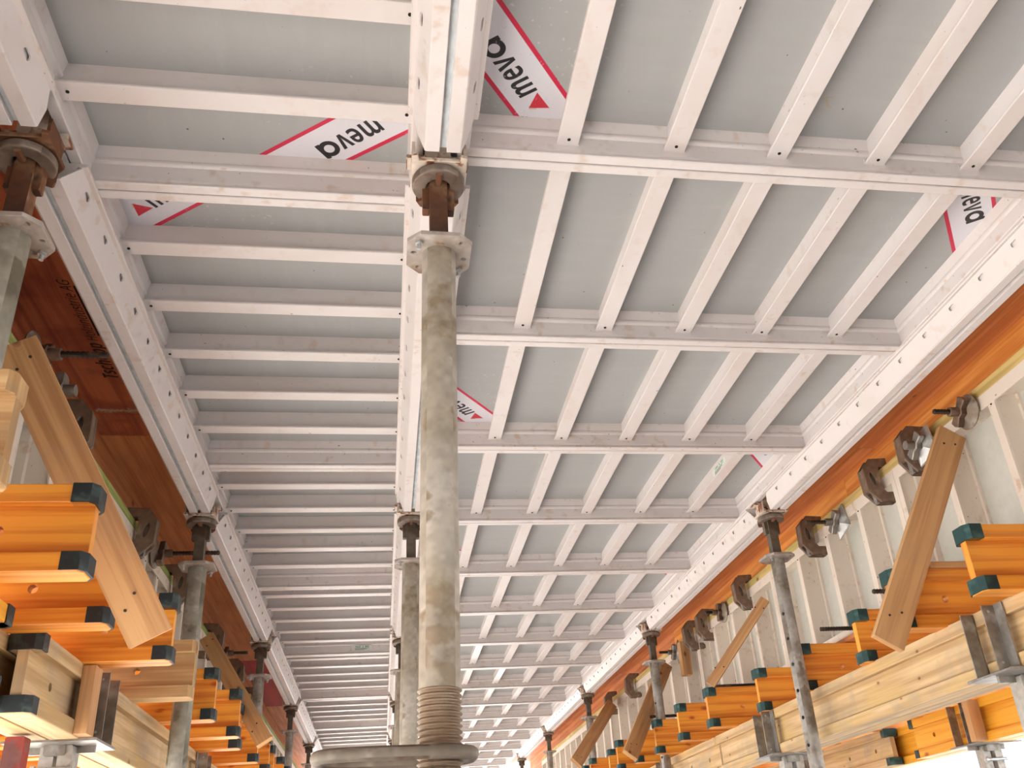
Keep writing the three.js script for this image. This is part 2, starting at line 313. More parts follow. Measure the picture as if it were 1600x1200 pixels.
// ------------------------------------------------------------------ main beams
const HEADS = [-0.53, 1.62, 3.77, 5.92, 8.07, 10.22, 12.37];
const BL = 1.995;                                               // beam from head + .05 to next head - .105
function ovalHole(x, y, w, h) {
  const p = new THREE.Path(), r = w / 2, a = h / 2 - r;
  p.absarc(x, y - a, r, Math.PI, 0, false); p.absarc(x, y + a, r, 0, Math.PI, false); p.closePath(); return p;
}
{
  // side plate lies between (u=.041, v=.003) and (u=.068, v=.066); length along the beam
  const e0 = [0.041, 0.003], e1 = [0.068, 0.066], wdt = Math.hypot(e1[0] - e0[0], e1[1] - e0[1]), dx = (e1[0] - e0[0]) / wdt, dy = (e1[1] - e0[1]) / wdt;
  G.side = [1, -1].map((s) => {
    const sh = shape([[0, 0], [wdt, 0.035], [wdt, BL - 0.045], [wdt * 0.55, BL - 0.012], [0, BL]]);
    for (let t = 0.11; t < BL - 0.08; t += 0.158) sh.holes.push(ovalHole(wdt * 0.68, t, 0.0135, 0.03));
    return uvm(sweep(sh, 0.004, [s * e0[0], e0[1], 0], [s * dx, dy, 0], [0, 0, -1], [-s * dy, dx, 0]), 'z', s * 0.4);
  });
  G.flange = [1, -1].map((s) => uvm(sweep([[0.0078, 0.004], [0.0078, 0.001], [0.009, 0], [0.038, 0], [0.0415, 0.003], [0.0415, 0.008], [0.037, 0.0085], [0.036, 0.0045], [0.0118, 0.0045], [0.0118, 0.016], [0.0078, 0.016]], BL, [0, 0, 0], [s, 0, 0], [0, 1, 0], [0, 0, -1]), 'z', s * 0.2, 0.5));
  G.ledge = [1, -1].map((s) => uvm(sweep([[0.03, 0.068], [0.066, 0.064], [0.076, 0.064], [0.0785, 0.067], [0.0785, 0.0745], [0.03, 0.0745]], BL - 0.07, [0, 0, -0.03], [s, 0, 0], [0, 1, 0], [0, 0, -1]), 'z', 0.2));
  G.core = uvm(merge([sweep([[-0.037, 0.0745], [0.037, 0.0745], [0.037, 0.2245], [-0.037, 0.2245]], BL, [0, 0, 0], [1, 0, 0], [0, 1, 0], [0, 0, -1]),
    sweep([[0.014, 0.009], [0.0345, 0.009], [0.0575, 0.0625], [0.0575, 0.0745], [0.014, 0.0745]], BL - 0.06, [0, 0, -0.03], [1, 0, 0], [0, 1, 0], [0, 0, -1]),
    sweep([[0.014, 0.009], [0.0345, 0.009], [0.0575, 0.0625], [0.0575, 0.0745], [0.014, 0.0745]], BL - 0.06, [0, 0, -0.03], [-1, 0, 0], [0, 1, 0], [0, 0, -1])]), 'z');
  G.channel = uvm(sweep([[-0.0118, 0.014], [0.0118, 0.014], [0.0118, 0.018], [-0.0118, 0.018]], BL, [0, 0, 0], [1, 0, 0], [0, 1, 0], [0, 0, -1]), 'z');
}
const LINES = [['left', -0.7575], ['centre', 0.1175], ['right', 1.7925]];
for (const [side, X] of LINES) for (let k = 0; k < HEADS.length - 1 + 1; k++) {
  if (k === 6 ) continue;
  const o = thing('main_beam', `white steel main beam with grooved underside in the ${side} line, ${ord[k]} from camera`, 'steel beam', 'main beams of the ' + side + ' line', X, 1.46, HEADS[k] + 0.05);
  for (let s = 0; s < 2; s++) { mesh('bottom_flange', G.flange[s], M.paint, o); mesh('side_plate', G.side[s], (k + s) % 2 ? M.paint : M.paintClean, o); mesh('ledge', G.ledge[s], M.paintDirty, o); }
  mesh('core', G.core, M.paintClean, o); mesh('groove', G.channel, M.groove, o);
}

// ------------------------------------------------------------------ drop heads
{
  // local origin: centre of the head, y = 0 at the beam underside level (Y 1.46)
  const R = 0.056, r = 0.031;
  G.stem = uvm(merge([box(-0.02, 0.02, -0.195, 0.003, -0.02, 0.02, 0.004), box(-0.036, -0.02, -0.085, -0.01, -0.012, 0.012, 0.002), box(0.02, 0.036, -0.085, -0.01, -0.012, 0.012, 0.002)]), 'y');
  const hs = new THREE.Shape(); { const o0 = -Math.PI * 0.5 - Math.PI * 0.77, o1 = -Math.PI * 0.5 + Math.PI * 0.77; hs.absarc(0, 0, R, o0, o1, false); hs.absarc(0, 0, r, o1, o0, true); hs.closePath(); }
  const hg = new THREE.ExtrudeGeometry(hs, { depth: 0.014, bevelEnabled: true, bevelSize: 0.004, bevelThickness: 0.004, bevelSegments: 2, curveSegments: 30 }); hg.rotateX(-Math.PI / 2); hg.translate(0, -0.022, 0.016);
  const lug = (sx) => { const g = box(-0.012, 0.012, -0.034, -0.004, -0.014, 0.006, 0.004); g.rotateY(sx * 0.5); g.translate(sx * 0.036, 0, -0.026); return g; };
  G.collar = uvm(hg, 'x'); G.lugs = [uvm(lug(1), 'x'), uvm(lug(-1), 'x')]; G.throat = uvm(cyl(0.033, 0.004, 0, -0.0005, 0.012, 'y', 24), 'x');
  G.wedge = uvm(merge([box(-0.007, 0.007, -0.034, 0.004, 0.034, 0.066, 0.003)]), 'y');
  const plate = shape([[-0.061, -0.085], [-0.05, -0.088], [-0.046, -0.074], [0.046, -0.074], [0.05, -0.088], [0.061, -0.085], [0.061, 0.02], [0.035, 0.045], [-0.035, 0.045], [-0.061, 0.02]]);
  const pg = new THREE.ExtrudeGeometry(plate, { depth: 0.008, bevelEnabled: true, bevelSize: 0.0015, bevelThickness: 0.0015, bevelSegments: 1 }); pg.rotateX(-Math.PI / 2); pg.translate(0, 0.002, 0);
  G.headPlate = uvm(merge([pg, box(-0.061, -0.054, 0.008, 0.05, 0.0, 0.08), box(0.054, 0.061, 0.008, 0.05, 0.0, 0.08)]), 'x');
  G.headTop = uvm(merge([box(-0.03, 0.03, 0.01, 0.2, -0.026, 0.03, 0.003), box(-0.072, 0.072, 0.058, 0.068, -0.02, 0.02, 0.002)]), 'y');
}
M.collarSteel = std({ map: blotchTex([[138, 124, 112], [112, 96, 84], [156, 146, 138], [96, 72, 56]], 93, 9), roughness: 0.5, metalness: 0.25 });
M.steelDark = std({ map: blotchTex([[124, 114, 100], [100, 90, 78], [142, 134, 124], [86, 70, 56]], 73, 7), roughness: 0.6, metalness: 0.2 });
function dropHead(label, group, X, Z, dark, near) {
  const o = thing('drop_head', label, 'drop head', group, X, 1.46, Z);
  mesh('stem', G.stem, near ? M.rust : M.steelDark, o); mesh('wedge_collar', G.collar, M.collarSteel, o); mesh('wedge', G.wedge, M.rust, o); for (const l of G.lugs) mesh('lug', l, M.rust, o); mesh('throat', G.throat, M.iron, o);
  mesh('head_plate', G.headPlate, dark ? M.rust : M.rustPlate, o); mesh('neck', G.headTop, M.rustPlate, o);
  return o;
}

// ------------------------------------------------------------------ props
const evalr = new Evaluator(); evalr.attributes = ['position', 'normal', 'uv'];
function plateWithHoles(s, th) {
  const k = s * 0.2, h = s / 2, sh = shape([[-h + k, -h], [h - k, -h], [h, -h + k], [h, h - k], [h - k, h], [-h + k, h], [-h, h - k], [-h, -h + k]]);
  for (const [x, y, q] of [[-0.33, 0.33, 0], [0.33, -0.33, 0], [0.33, 0.33, 1], [-0.33, -0.33, 1], [0.4, 0.06, 2], [-0.4, -0.04, 2], [0.02, 0.4, 2], [0.2, 0.36, 2]]) { const p = new THREE.Path(); p.absellipse(x * s, y * s, q ? 0.0075 : 0.005, q === 1 ? 0.0055 : 0.0065, 0, Math.PI * 2, false, 0); sh.holes.push(p); }
  const g = new THREE.ExtrudeGeometry(sh, { depth: th, bevelEnabled: true, bevelSize: 0.0015, bevelThickness: 0.0015, bevelSegments: 1, curveSegments: 8 }); g.rotateX(-Math.PI / 2); return g;
}
function lathe(pts, seg = 28) { return new THREE.LatheGeometry(pts.map(([x, y]) => new THREE.Vector2(x, y)), seg).toNonIndexed(); }
{
  // local y = height above the floor; top plate at Y 1.295 -> 2.595
  const T = 1.266 + HC;
  G.topPlate = uvm(plateWithHoles(0.138, 0.009), 'x'); G.topPlate.translate(0, T - 0.01, 0);
  const bolt = (x, z) => merge([cyl(0.009, 0.008, x, T - 0.015, z, 'y', 6), cyl(0.005, 0.02, x, T - 0.022, z, 'y', 8)]);
  G.bolts = [bolt(-0.0455, 0.0455), bolt(0.0455, -0.0455)];
  G.outer = uvm(cyl(0.0368, T - 0.01 - (0.31 + HC), 0, (T - 0.01 + 0.31 + HC) / 2, 0, 'y', 40), 'y');
  const th = [[0.03, 0.30 + HC]]; for (let k = 0; k <= 72; k++) { const y = 0.31 + HC - 0.0026 * k / 2 * 1.25; th.unshift([0.0365 + 0.0028 * Math.sin(k / 72 * 2 * Math.PI * 13 + 1.5), y]); }
  th.pop(); th.push([0.035, 0.3105 + HC]);
  const prof = []; for (let k = 0; k <= 200; k++) { const y = 0.312 - 0.19 * k / 200; prof.unshift([0.0368 + 0.0026 * Math.sin(k / 200 * 2 * Math.PI * 19), y + HC]); } prof.push([0.034, 0.314 + HC]);
  G.thread = uvm(lathe(prof, 40), 'y');
  G.inner = uvm(cyl(0.028, 0.13 + HC, 0, (0.13 + HC) / 2, 0, 'y', 24), 'y');
  G.nut = uvm(lathe([[0.036, 0.125 + HC], [0.058, 0.125 + HC], [0.06, 0.13 + HC], [0.06, 0.165 + HC], [0.057, 0.17 + HC], [0.036, 0.17 + HC]], 8), 'y');
  const b = 0.058, pts = [];
  for (let k = 0; k < 40; k++) { const t = k / 40 * 2 * Math.PI, c = Math.cos(t), s = Math.sin(t), n = 3.2; pts.push(V3(Math.sign(c) * Math.pow(Math.abs(c), 2 / n) * 0.128 - 0.074, 0.203 + HC, Math.sign(s) * Math.pow(Math.abs(s), 2 / n) * b)); }
  G.handle = uvm(new THREE.TubeGeometry(new THREE.CatmullRomCurve3(pts, true), 96, 0.0117, 14, true), 'x');
  G.foot = uvm(box(-0.06, 0.06, 0, 0.008, -0.06, 0.06), 'x');
  // perforated variant, holes drilled right through
  const holesFrom = 0.05 + HC, base = new Brush(new THREE.CylinderGeometry(0.031, 0.031, T - 0.01 - holesFrom, 32).translate(0, (T - 0.01 + holesFrom) / 2, 0)); base.updateMatrixWorld();
  let cur = base;
  const drills = []; for (let y = 0.1; y < 1.05; y += 0.112) drills.push(cyl(0.0078, 0.09, 0, 0, 0, 'z', 12).translate(0, y + HC, 0));
  for (const d of drills) { d.rotateY(-1.12); const bd = new Brush(d); bd.updateMatrixWorld(); cur = evalr.evaluate(cur, bd, SUBTRACTION); }
  const pg = cur.geometry.clone(); pg.clearGroups(); G.perf = uvm(pg, 'y');
  G.lower = uvm(cyl(0.036, holesFrom, 0, holesFrom / 2, 0, 'y', 24), 'y');
}
function prop(label, group, X, Z, kind, topX) {
  const o = thing('steel_prop', label, 'prop', group, X, -HC, Z);
  if (topX !== undefined) o.rotation.z = -(topX - X) / 2.6;
  mesh('top_plate', G.topPlate, M.plate, o);
  for (const b of G.bolts) mesh('bolt', b, M.galv, o);
  if (kind === 'perf') { mesh('perforated_tube', G.perf, M.perfSteel, o); mesh('lower_tube', G.lower, M.perfSteel, o); }
  else {
    mesh('upper_tube', G.outer, kind === 'center' ? M.steelTube : M.sideTube, o); mesh('thread', G.thread, M.threadSteel, o);
    mesh('adjusting_nut', G.nut, M.redPost, o); mesh('handle', G.handle, M.steelDark, o); mesh('lower_tube', G.inner, M.steel, o);
  }
  mesh('foot_plate', G.foot, M.steel, o);
  return o;
}
M.perfSteel = std({ map: blotchTex([[162, 158, 152], [142, 136, 128], [176, 172, 166], [120, 110, 98]], 83, 7), roughness: 0.5, metalness: 0.2 });
M.sideTube = std({ map: blotchTex([[150, 146, 134], [128, 122, 108], [166, 162, 152], [104, 98, 82]], 87, 7), roughness: 0.55, metalness: 0.15 });
M.threadSteel = std({ map: blotchTex([[140, 120, 98], [116, 94, 72], [160, 144, 124], [86, 70, 56]], 89, 8), roughness: 0.55, metalness: 0.15 });
M.plate = std({ map: blotchTex([[168, 158, 150], [150, 136, 124], [182, 174, 168], [130, 108, 88]], 65, 9), roughness: 0.6, metalness: 0.1 });
M.steelTube = std({ map: blotchTex([[170, 162, 150], [154, 144, 128], [182, 175, 166], [136, 122, 102]], 61, 9), roughness: 0.5, metalness: 0.15 });
for (const [side, X] of LINES) for (let k = 1; k < HEADS.length; k++) {
  dropHead(`rusty drop head under the ${side} beam line, ${ord[k - 1]} from camera`, 'drop heads of the ' + side + ' line', X - 0.006, HEADS[k], side === 'left' && k === 1, k === 1);
  prop(`${side === 'right' ? 'perforated grey' : 'grey'} steel prop under the ${side} beam line, ${ord[k - 1]} from camera`, 'props of the ' + side + ' line', side === 'centre' ? X - 0.045 : X - 0.006, HEADS[k], side === 'right' || (side === 'left' && k > 2) ? 'perf' : side === 'centre' ? 'center' : 'side', side === 'centre' ? X - 0.006 : undefined);
}

// ------------------------------------------------------------------ plywood strips between beams and downstand formwork
function board(name, label, x0, x1, y0, y1, z0, z1, mat, axis = 'z', group) {
  const m = mesh(name, uvm(box(x0, x1, y0 + HC, y1 + HC, -z0, -z1), axis, rr(0, 1), rr(0, 1)), mat); return tag(m, label, 'board', group);
}
const bg = 'plywood strips beside the slab panels';
board('plywood_board', 'brown plywood infill strip beside the right beam, nearest length', 1.8315, 2.209, 1.66, 1.684, -1, 3.42, M.plyBrown, 'z', bg);
board('plywood_board', 'brown plywood infill strip beside the right beam, second length', 1.8315, 2.209, 1.66, 1.684, 3.422, 8.2, M.plyBrown, 'z', bg);
board('plywood_board', 'brown plywood infill strip beside the right beam, farthest length', 1.8315, 2.209, 1.66, 1.684, 8.202, 14.4, M.plyBrown, 'z', bg);
board('plywood_board', 'orange upright plywood strip above the right wall panels, nearest length', 2.209, 2.234, 1.454, 1.684, -1, 3.76, M.ply, 'z', bg);
board('plywood_board', 'orange upright plywood strip above the right wall panels, second length', 2.209, 2.234, 1.454, 1.684, 3.762, 6.7, M.ply, 'z', bg);
board('plywood_board', 'reddish upright plywood strip above the right wall panels, farthest length', 2.209, 2.234, 1.454, 1.684, 6.702, 14.4, M.plyBrown, 'z', bg);
board('plywood_board', 'dark red-brown upright plywood strip above the left wall panels, nearest length', -1.1145, -1.0895, 1.374, 1.684, -1, 2.9, M.plyDark, 'z', bg);
board('plywood_board', 'brown upright plywood strip above the left wall panels, second length', -1.1145, -1.0895, 1.374, 1.684, 2.902, 14.4, M.plyLeft, 'z', bg);
const lb = [[-1, 3.17, 'dark red-brown plywood infill strip with printed lettering beside the left beam', M.plyDark], [3.172, 3.35, 'short dark plywood infill piece with cement smear beside the left beam', M.plyDark],
  [3.352, 7.2, 'brown plywood infill strip beside the left beam, starting past the short piece', M.plyLeft], [7.202, 9.1, 'red plywood infill strip beside the left beam', M.plyRed], [9.102, 14.4, 'brown plywood infill strip beside the left beam, beyond the red one', M.plyLeft]];
const leftBoards = lb.map(([a, b, l, m]) => board('plywood_board', l, -1.0895, -0.797, 1.66, 1.684, a, b, m, 'z', bg));
{ // lettering stamped on the nearest left strip, seen from below; runs away from the camera
  const cv = document.createElement('canvas'); cv.width = 1024; cv.height = 128; const c = cv.getContext('2d');
  c.clearRect(0, 0, 1024, 128); c.fillStyle = 'rgb(36,14,10)';
  c.textBaseline = 'alphabetic'; c.font = 'bold italic 96px sans-serif'; c.save(); const w1 = c.measureText('Tschopp').width; c.scale(410 / w1, 1); c.fillText('Tschopp', 0, 96); c.restore();
  c.font = 'italic 66px sans-serif'; c.save(); const w2 = c.measureText('Holzindustrie AG').width; c.translate(432, 0); c.scale(590 / w2, 1); c.fillText('Holzindustrie AG', 0, 90); c.restore();
  const t = new THREE.CanvasTexture(cv); t.colorSpace = THREE.SRGBColorSpace;
  const mt = std({ map: t, transparent: true, alphaTest: 0.5, roughness: 0.6 });
  const g = new THREE.PlaneGeometry(0.58, 0.088); g.rotateX(Math.PI / 2); g.rotateY(-Math.PI / 2);
  g.translate(-0.939, HC + 1.6592, -2.62);
  mesh('printed_lettering', g, mt, leftBoards[0]);
  // dried cement smeared across the joint of the boards
  const sm = document.createElement('canvas'); sm.width = 256; sm.height = 64; const k = sm.getContext('2d'); k.clearRect(0, 0, 256, 64); let z = 77; const q = () => { z = (z * 1664525 + 1013904223) >>> 0; return z / 4294967296; };
  k.fillStyle = 'rgb(196,176,160)'; for (let i = 0; i < 420; i++) { const x = q() * 256, y = 40 + (q() - 0.5) * (10 + 40 * q() * q()); k.beginPath(); k.ellipse(x, y, 1 + q() * 7, 0.6 + q() * 1.6, (q() - 0.5) * 0.5, 0, 7); k.fill(); }
  const st = new THREE.CanvasTexture(sm); st.colorSpace = THREE.SRGBColorSpace;
  const sg = new THREE.PlaneGeometry(0.23, 0.06); sg.rotateX(Math.PI / 2); sg.translate(-0.94, HC + 1.6594, -3.135);
  mesh('cement_smear', sg, std({ map: st, transparent: true, alphaTest: 0.5, roughness: 0.9 }), leftBoards[0]);
  const bar = box(-0.915, -0.897, HC + 1.6588, HC + 1.66, -2.36, -2.63); mesh('printed_bar', uvm(bar), std({ color: 0x2a0f0a, roughness: 0.6 }), leftBoards[0]);
}

// ------------------------------------------------------------------ downstand beam side formwork: framed panels with upright ribs
const YB = 0.895, YT = { r: 1.452, l: 1.372 };
function wallPanel(side, label, z0, z1, ribs) {
  const s = side === 'r' ? -1 : 1, XS = side === 'r' ? 2.234 : -1.1145, top = YT[side], H = top - YB, W = z1 - z0, D = 0.125;
  const o = thing('wall_panel', label, 'wall panel', side === 'r' ? 'wall panels of the right downstand' : 'wall panels of the left downstand', XS, YB, z0);
  const P = (g, ax) => uvm(g, ax, rr(0, 1), rr(0, 1));
  // local: x towards the corridor = s, z = -along
  const prof = [[0.018, 0], [D, 0], [D, 0.05], [D - 0.006, 0.05], [D - 0.006, 0.03], [0.018, 0.022]];
  mesh('skin', P(box(0, s * 0.018, 0, H, -0.001, -W + 0.001), 'y'), M.skinWall, o);
  mesh('top_rail', P(sweep(prof, W - 0.002, [0, H, -0.001], [s, 0, 0], [0, -1, 0], [0, 0, -1]), 'z'), M.wallPaint, o);
  mesh('bottom_rail', P(sweep(prof, W - 0.002, [0, 0, -0.001], [s, 0, 0], [0, 1, 0], [0, 0, -1]), 'z'), M.wallPaint, o);
  const ep = [[0.018, 0], [D - 0.0012, 0], [D - 0.0012, 0.03], [D - 0.006, 0.03], [D - 0.006, 0.02], [0.05, 0.02], [0.044, 0.026], [0.018, 0.026]];
  mesh('end_rail', P(sweep(ep, H - 0.012, [0, 0.006, -0.001], [s, 0, 0], [0, 0, -1], [0, 1, 0]), 'y'), M.wallPaint, o);
  mesh('end_rail', P(sweep(ep, H - 0.012, [0, 0.006, -W + 0.001], [s, 0, 0], [0, 0, 1], [0, 1, 0]), 'y'), M.wallPaint, o);
  const rp = [[0.018, -0.03], [0.03, -0.03], [0.034, -0.022], [D - 0.012, -0.02], [D - 0.004, -0.018], [D - 0.004, 0.018], [D - 0.012, 0.02], [0.034, 0.022], [0.03, 0.03], [0.018, 0.03]];
  for (let k = 1; k <= ribs; k++) {
    const r = mesh('rib', P(sweep(rp, H - 0.02, [0, 0.01, -W * k / (ribs + 1)], [s, 0, 0], [0, 0, -1], [0, 1, 0]), 'y'), M.wallPaint, o);
    mesh('screw_hole', cyl(0.0045, 0.002, s * (D - 0.0035), H - 0.052, -W * k / (ribs + 1), 'x', 8), M.hole, r);
  }
  return o;
}
M.skinWall = std({ map: blotchTex([[204, 203, 194], [198, 197, 188], [208, 206, 197]], 67, 4, 0.03), roughness: 0.5 });
{
  const rj = [0.48, 1.84, 3.2, 4.56, 5.92, 7.28, 8.64, 10.0, 11.36, 12.72];
  for (let k = 0; k < rj.length - 1; k++) wallPanel('r', `cream steel-framed wall panel on the right downstand, ${ord[k]} from camera`, rj[k], rj[k + 1], 3);
  const lj = [0.9, 1.8, 2.7, 3.62, 4.32, 5.39, 6.27, 7.2, 8.1, 9.0, 9.9, 10.8, 11.7];
  for (let k = 0; k < lj.length - 1; k++) wallPanel('l', `cream steel-framed wall panel on the left downstand, ${ord[k]} from camera`, lj[k], lj[k + 1], 2);
}
// squared timbers lying on the panel tops
const tg = 'squared timbers on the wall panels';
[[0.3, 3.33, 'near'], [3.332, 6.0, 'middle'], [6.002, 12.7, 'far']].forEach(([a, b, n]) => board('squared_timber', `weathered tan squared timber on top of the right wall panels, ${n} length`, 2.112, 2.208, 1.4525, 1.4935, a, b, M.batten, 'z', tg));
[[0.3, 3.66, 'near'], [3.662, 5.5, 'middle'], [5.502, 11.7, 'far']].forEach(([a, b, n]) => board('squared_timber', `greenish squared timber on top of the left wall panels, ${n} length`, -1.089, -0.995, 1.3725, 1.4135, a, b, M.battenGreen, 'z', tg));
// soffit boards on the cross beams
board('soffit_board', 'brown plywood soffit of the right downstand on the timber beams', 2.06, 2.78, 0.8745, 0.894, -1, 14.4, M.plyBrown, 'z');
board('soffit_board', 'brown plywood soffit of the left downstand on the timber beams', -1.66, -0.94, 0.8745, 0.894, -1, 14.4, M.plyBrown, 'z');

// ------------------------------------------------------------------ timber I-beams (0.2 m high)
function h20Parts(len, v) {
  // along +x from the end at x = 0; y from 0 to 0.2; z centred
  const fl = (y0, y1) => { const k = 0.016, sh = shape([[0.004, -0.04 + k], [0.004 + k * 0.7, -0.04], [len, -0.04], [len, 0.04], [0.004 + k * 0.7, 0.04], [0.004, 0.04 - k]]); const g = new THREE.ExtrudeGeometry(sh, { depth: y1 - y0, bevelEnabled: true, bevelSize: 0.002, bevelThickness: 0.002, bevelSegments: 1, bevelOffset: -0.002 }); g.rotateX(Math.PI / 2); g.translate(0, y1, 0); return uvm(g, 'x', v * 0.31, v * 0.47); };
  const ws = shape([[0.006, 0.036], [len, 0.036], [len, 0.164], [0.006, 0.164]]); for (const hx of [0.2, 0.55]) { const p = new THREE.Path(); p.absarc(hx, 0.1, 0.0125, 0, Math.PI * 2, false); ws.holes.push(p); }
  const wg = new THREE.ExtrudeGeometry(ws, { depth: 0.028, bevelEnabled: false, curveSegments: 10 }); wg.translate(0, 0, -0.014);
  const cap = (y0, y1) => { const k = 0.018, sh = shape([[-0.002, -0.043 + k], [-0.002 + k * 0.75, -0.043], [0.052, -0.043], [0.052, 0.043], [-0.002 + k * 0.75, 0.043], [-0.002, 0.043 - k]]); const g = new THREE.ExtrudeGeometry(sh, { depth: y1 - y0, bevelEnabled: false }); g.rotateX(Math.PI / 2); g.translate(0, y1, 0); return uvm(g, 'x'); };
  return { top: fl(0.16, 0.2), bottom: fl(0, 0.04), web: uvm(wg, 'x', v * 0.17, v * 0.63), capTop: cap(0.158, 0.2035), capBottom: cap(-0.0, 0.042) };
}
const H20 = {}; for (const [n, len] of [['cross', 1.5], ['long', 4.1], ['mid', 2.3]]) H20[n] = [0, 1, 2, 3].map((v) => h20Parts(len, v + (n === 'long' ? 0.5 : 0)));
function timberBeam(kind, v, label, group, X, Y, Z, turn, mat, caps, bottomMat) {
  const p = H20[kind][v % 4], o = thing('timber_beam', label, 'timber beam', group, X, Y, Z); o.rotation.y = turn;
  mesh('top_flange', p.top, mat, o); mesh('bottom_flange', p.bottom, bottomMat ?? mat, o); mesh('web', p.web, mat, o);
  if (caps) { mesh('end_cap', p.capTop, caps, o); mesh('end_cap', p.capBottom, caps, o); }
  return o;
}
const RZ = [[1.72, 1.9], [1.718, 2.317], [1.696, 2.743], [1.823, 3.253], [1.831, 3.813], [1.818, 4.307], [1.7075, 4.759], [1.683, 5.217], [1.695, 5.768], [1.67, 6.2], [1.648, 6.62], [1.70, 7.1], [1.66, 7.6], [1.70, 8.1], [1.68, 8.6], [1.66, 9.1], [1.70, 9.6], [1.68, 10.36], [1.68, 10.8], [1.68, 11.4], [1.68, 12.0]];
RZ.forEach(([x, z], k) => timberBeam('cross', k, `orange timber I-beam with green end caps under the right downstand, ${ord[k]} from camera`, 'cross beams under the right downstand', x, 0.67, z + 0.04, 0, M.orange, M.cap));
const LZ = [[-0.64, 2.007], [-0.70, 2.43], [-0.63, 2.854], [-0.666, 3.888], [-0.63, 4.327], [-0.672, 4.683], [-0.65, 5.2], [-0.64, 5.65], [-0.658, 6.069], [-0.65, 6.6], [-0.66, 7.1], [-0.64, 7.6], [-0.65, 8.1], [-0.65, 8.6], [-0.65, 9.2], [-0.65, 9.8], [-0.65, 10.4], [-0.65, 11.0]];
LZ.forEach(([x, z], k) => timberBeam('cross', k + 1, `orange timber I-beam with dark end caps under the left downstand, ${ord[k]} from camera`, 'cross beams under the left downstand', x, 0.67, z + 0.04, Math.PI, M.orange, M.capBlack));
timberBeam('cross', 2, 'weathered timber I-beam without caps at the left edge, closest to the camera', 'weathered cross beams', -0.640, 0.67, 1.536, Math.PI, M.pineOld);
timberBeam('cross', 1, 'weathered timber I-beam without caps between orange beams behind the left strut', 'weathered cross beams', -0.667, 0.67, 3.46, Math.PI, M.pineOld);

// lengthwise beams carrying them, along -z (rotation +90 degrees turns +x into -z)
const Q = Math.PI / 2, lg = 'lengthwise carrier beams';
timberBeam('long', 0, 'pale weathered timber carrier beam with steel brackets at the lower right, corridor side', lg, 1.90, 0.47, 1.05, Q, M.old, null);
timberBeam('long', 1, 'weathered timber carrier beam hidden behind the pale one, lower right', lg, 1.985, 0.47, 0.6, Q, M.old, null);
timberBeam('long', 2, 'weathered timber carrier beam at the right starting where the pale one ends', lg, 1.90, 0.47, 5.17, Q, M.old, null);
timberBeam('long', 3, 'yellow capped timber carrier beam at the right, rear lane', lg, 1.985, 0.47, 5.6, Q, M.yellow, M.cap);
timberBeam('long', 1, 'distant timber carrier beam at the right beyond the weathered ones', lg, 1.90, 0.47, 9.3, Q, M.yellow, M.cap);
timberBeam('long', 0, 'bright yellow timber carrier beam outside at the lower right corner', 'outer carrier beams', 2.97, 0.47, 4.94, -Q, M.yellow, M.cap);
timberBeam('long', 3, 'weathered capped timber carrier beam outside at the lower right, beyond the yellow one', 'outer carrier beams', 2.97, 0.47, 5.2, Q, M.old, M.cap);
timberBeam('long', 2, 'bright yellow timber carrier beam outside at the lower right, rear lane', 'outer carrier beams', 3.057, 0.47, 6.3, -Q, M.yellow, M.cap);
timberBeam('mid', 0, 'orange timber carrier beam ending at the left picture edge', lg, -0.915, 0.47, 2.31, -Q, M.yellow, M.capBlack);
timberBeam('long', 2, 'weathered capped timber carrier beam at the lower left, corridor side', lg, -0.915, 0.47, 2.51, Q, M.old, M.capBlack, M.yellowOld = M.old);
timberBeam('long', 3, 'weathered timber carrier beam at the lower left, rear lane', lg, -1.001, 0.47, 1.4, Q, M.old, null);
timberBeam('long', 1, 'weathered timber carrier beam at the left, rear lane, beyond the first', lg, -1.001, 0.47, 5.52, Q, M.old, M.capBlack);
timberBeam('long', 0, 'yellow timber carrier beam at the left beyond the weathered one', lg, -0.915, 0.47, 6.63, Q, M.yellow, M.capBlack);
timberBeam('long', 3, 'outer yellow timber carrier beam of the left downstand', 'outer carrier beams', -1.86, 0.47, 1.5, Q, M.yellow, null);
timberBeam('long', 2, 'outer yellow timber carrier beam of the left downstand, farther length', 'outer carrier beams', -1.86, 0.47, 5.7, Q, M.yellow, M.capBlack);

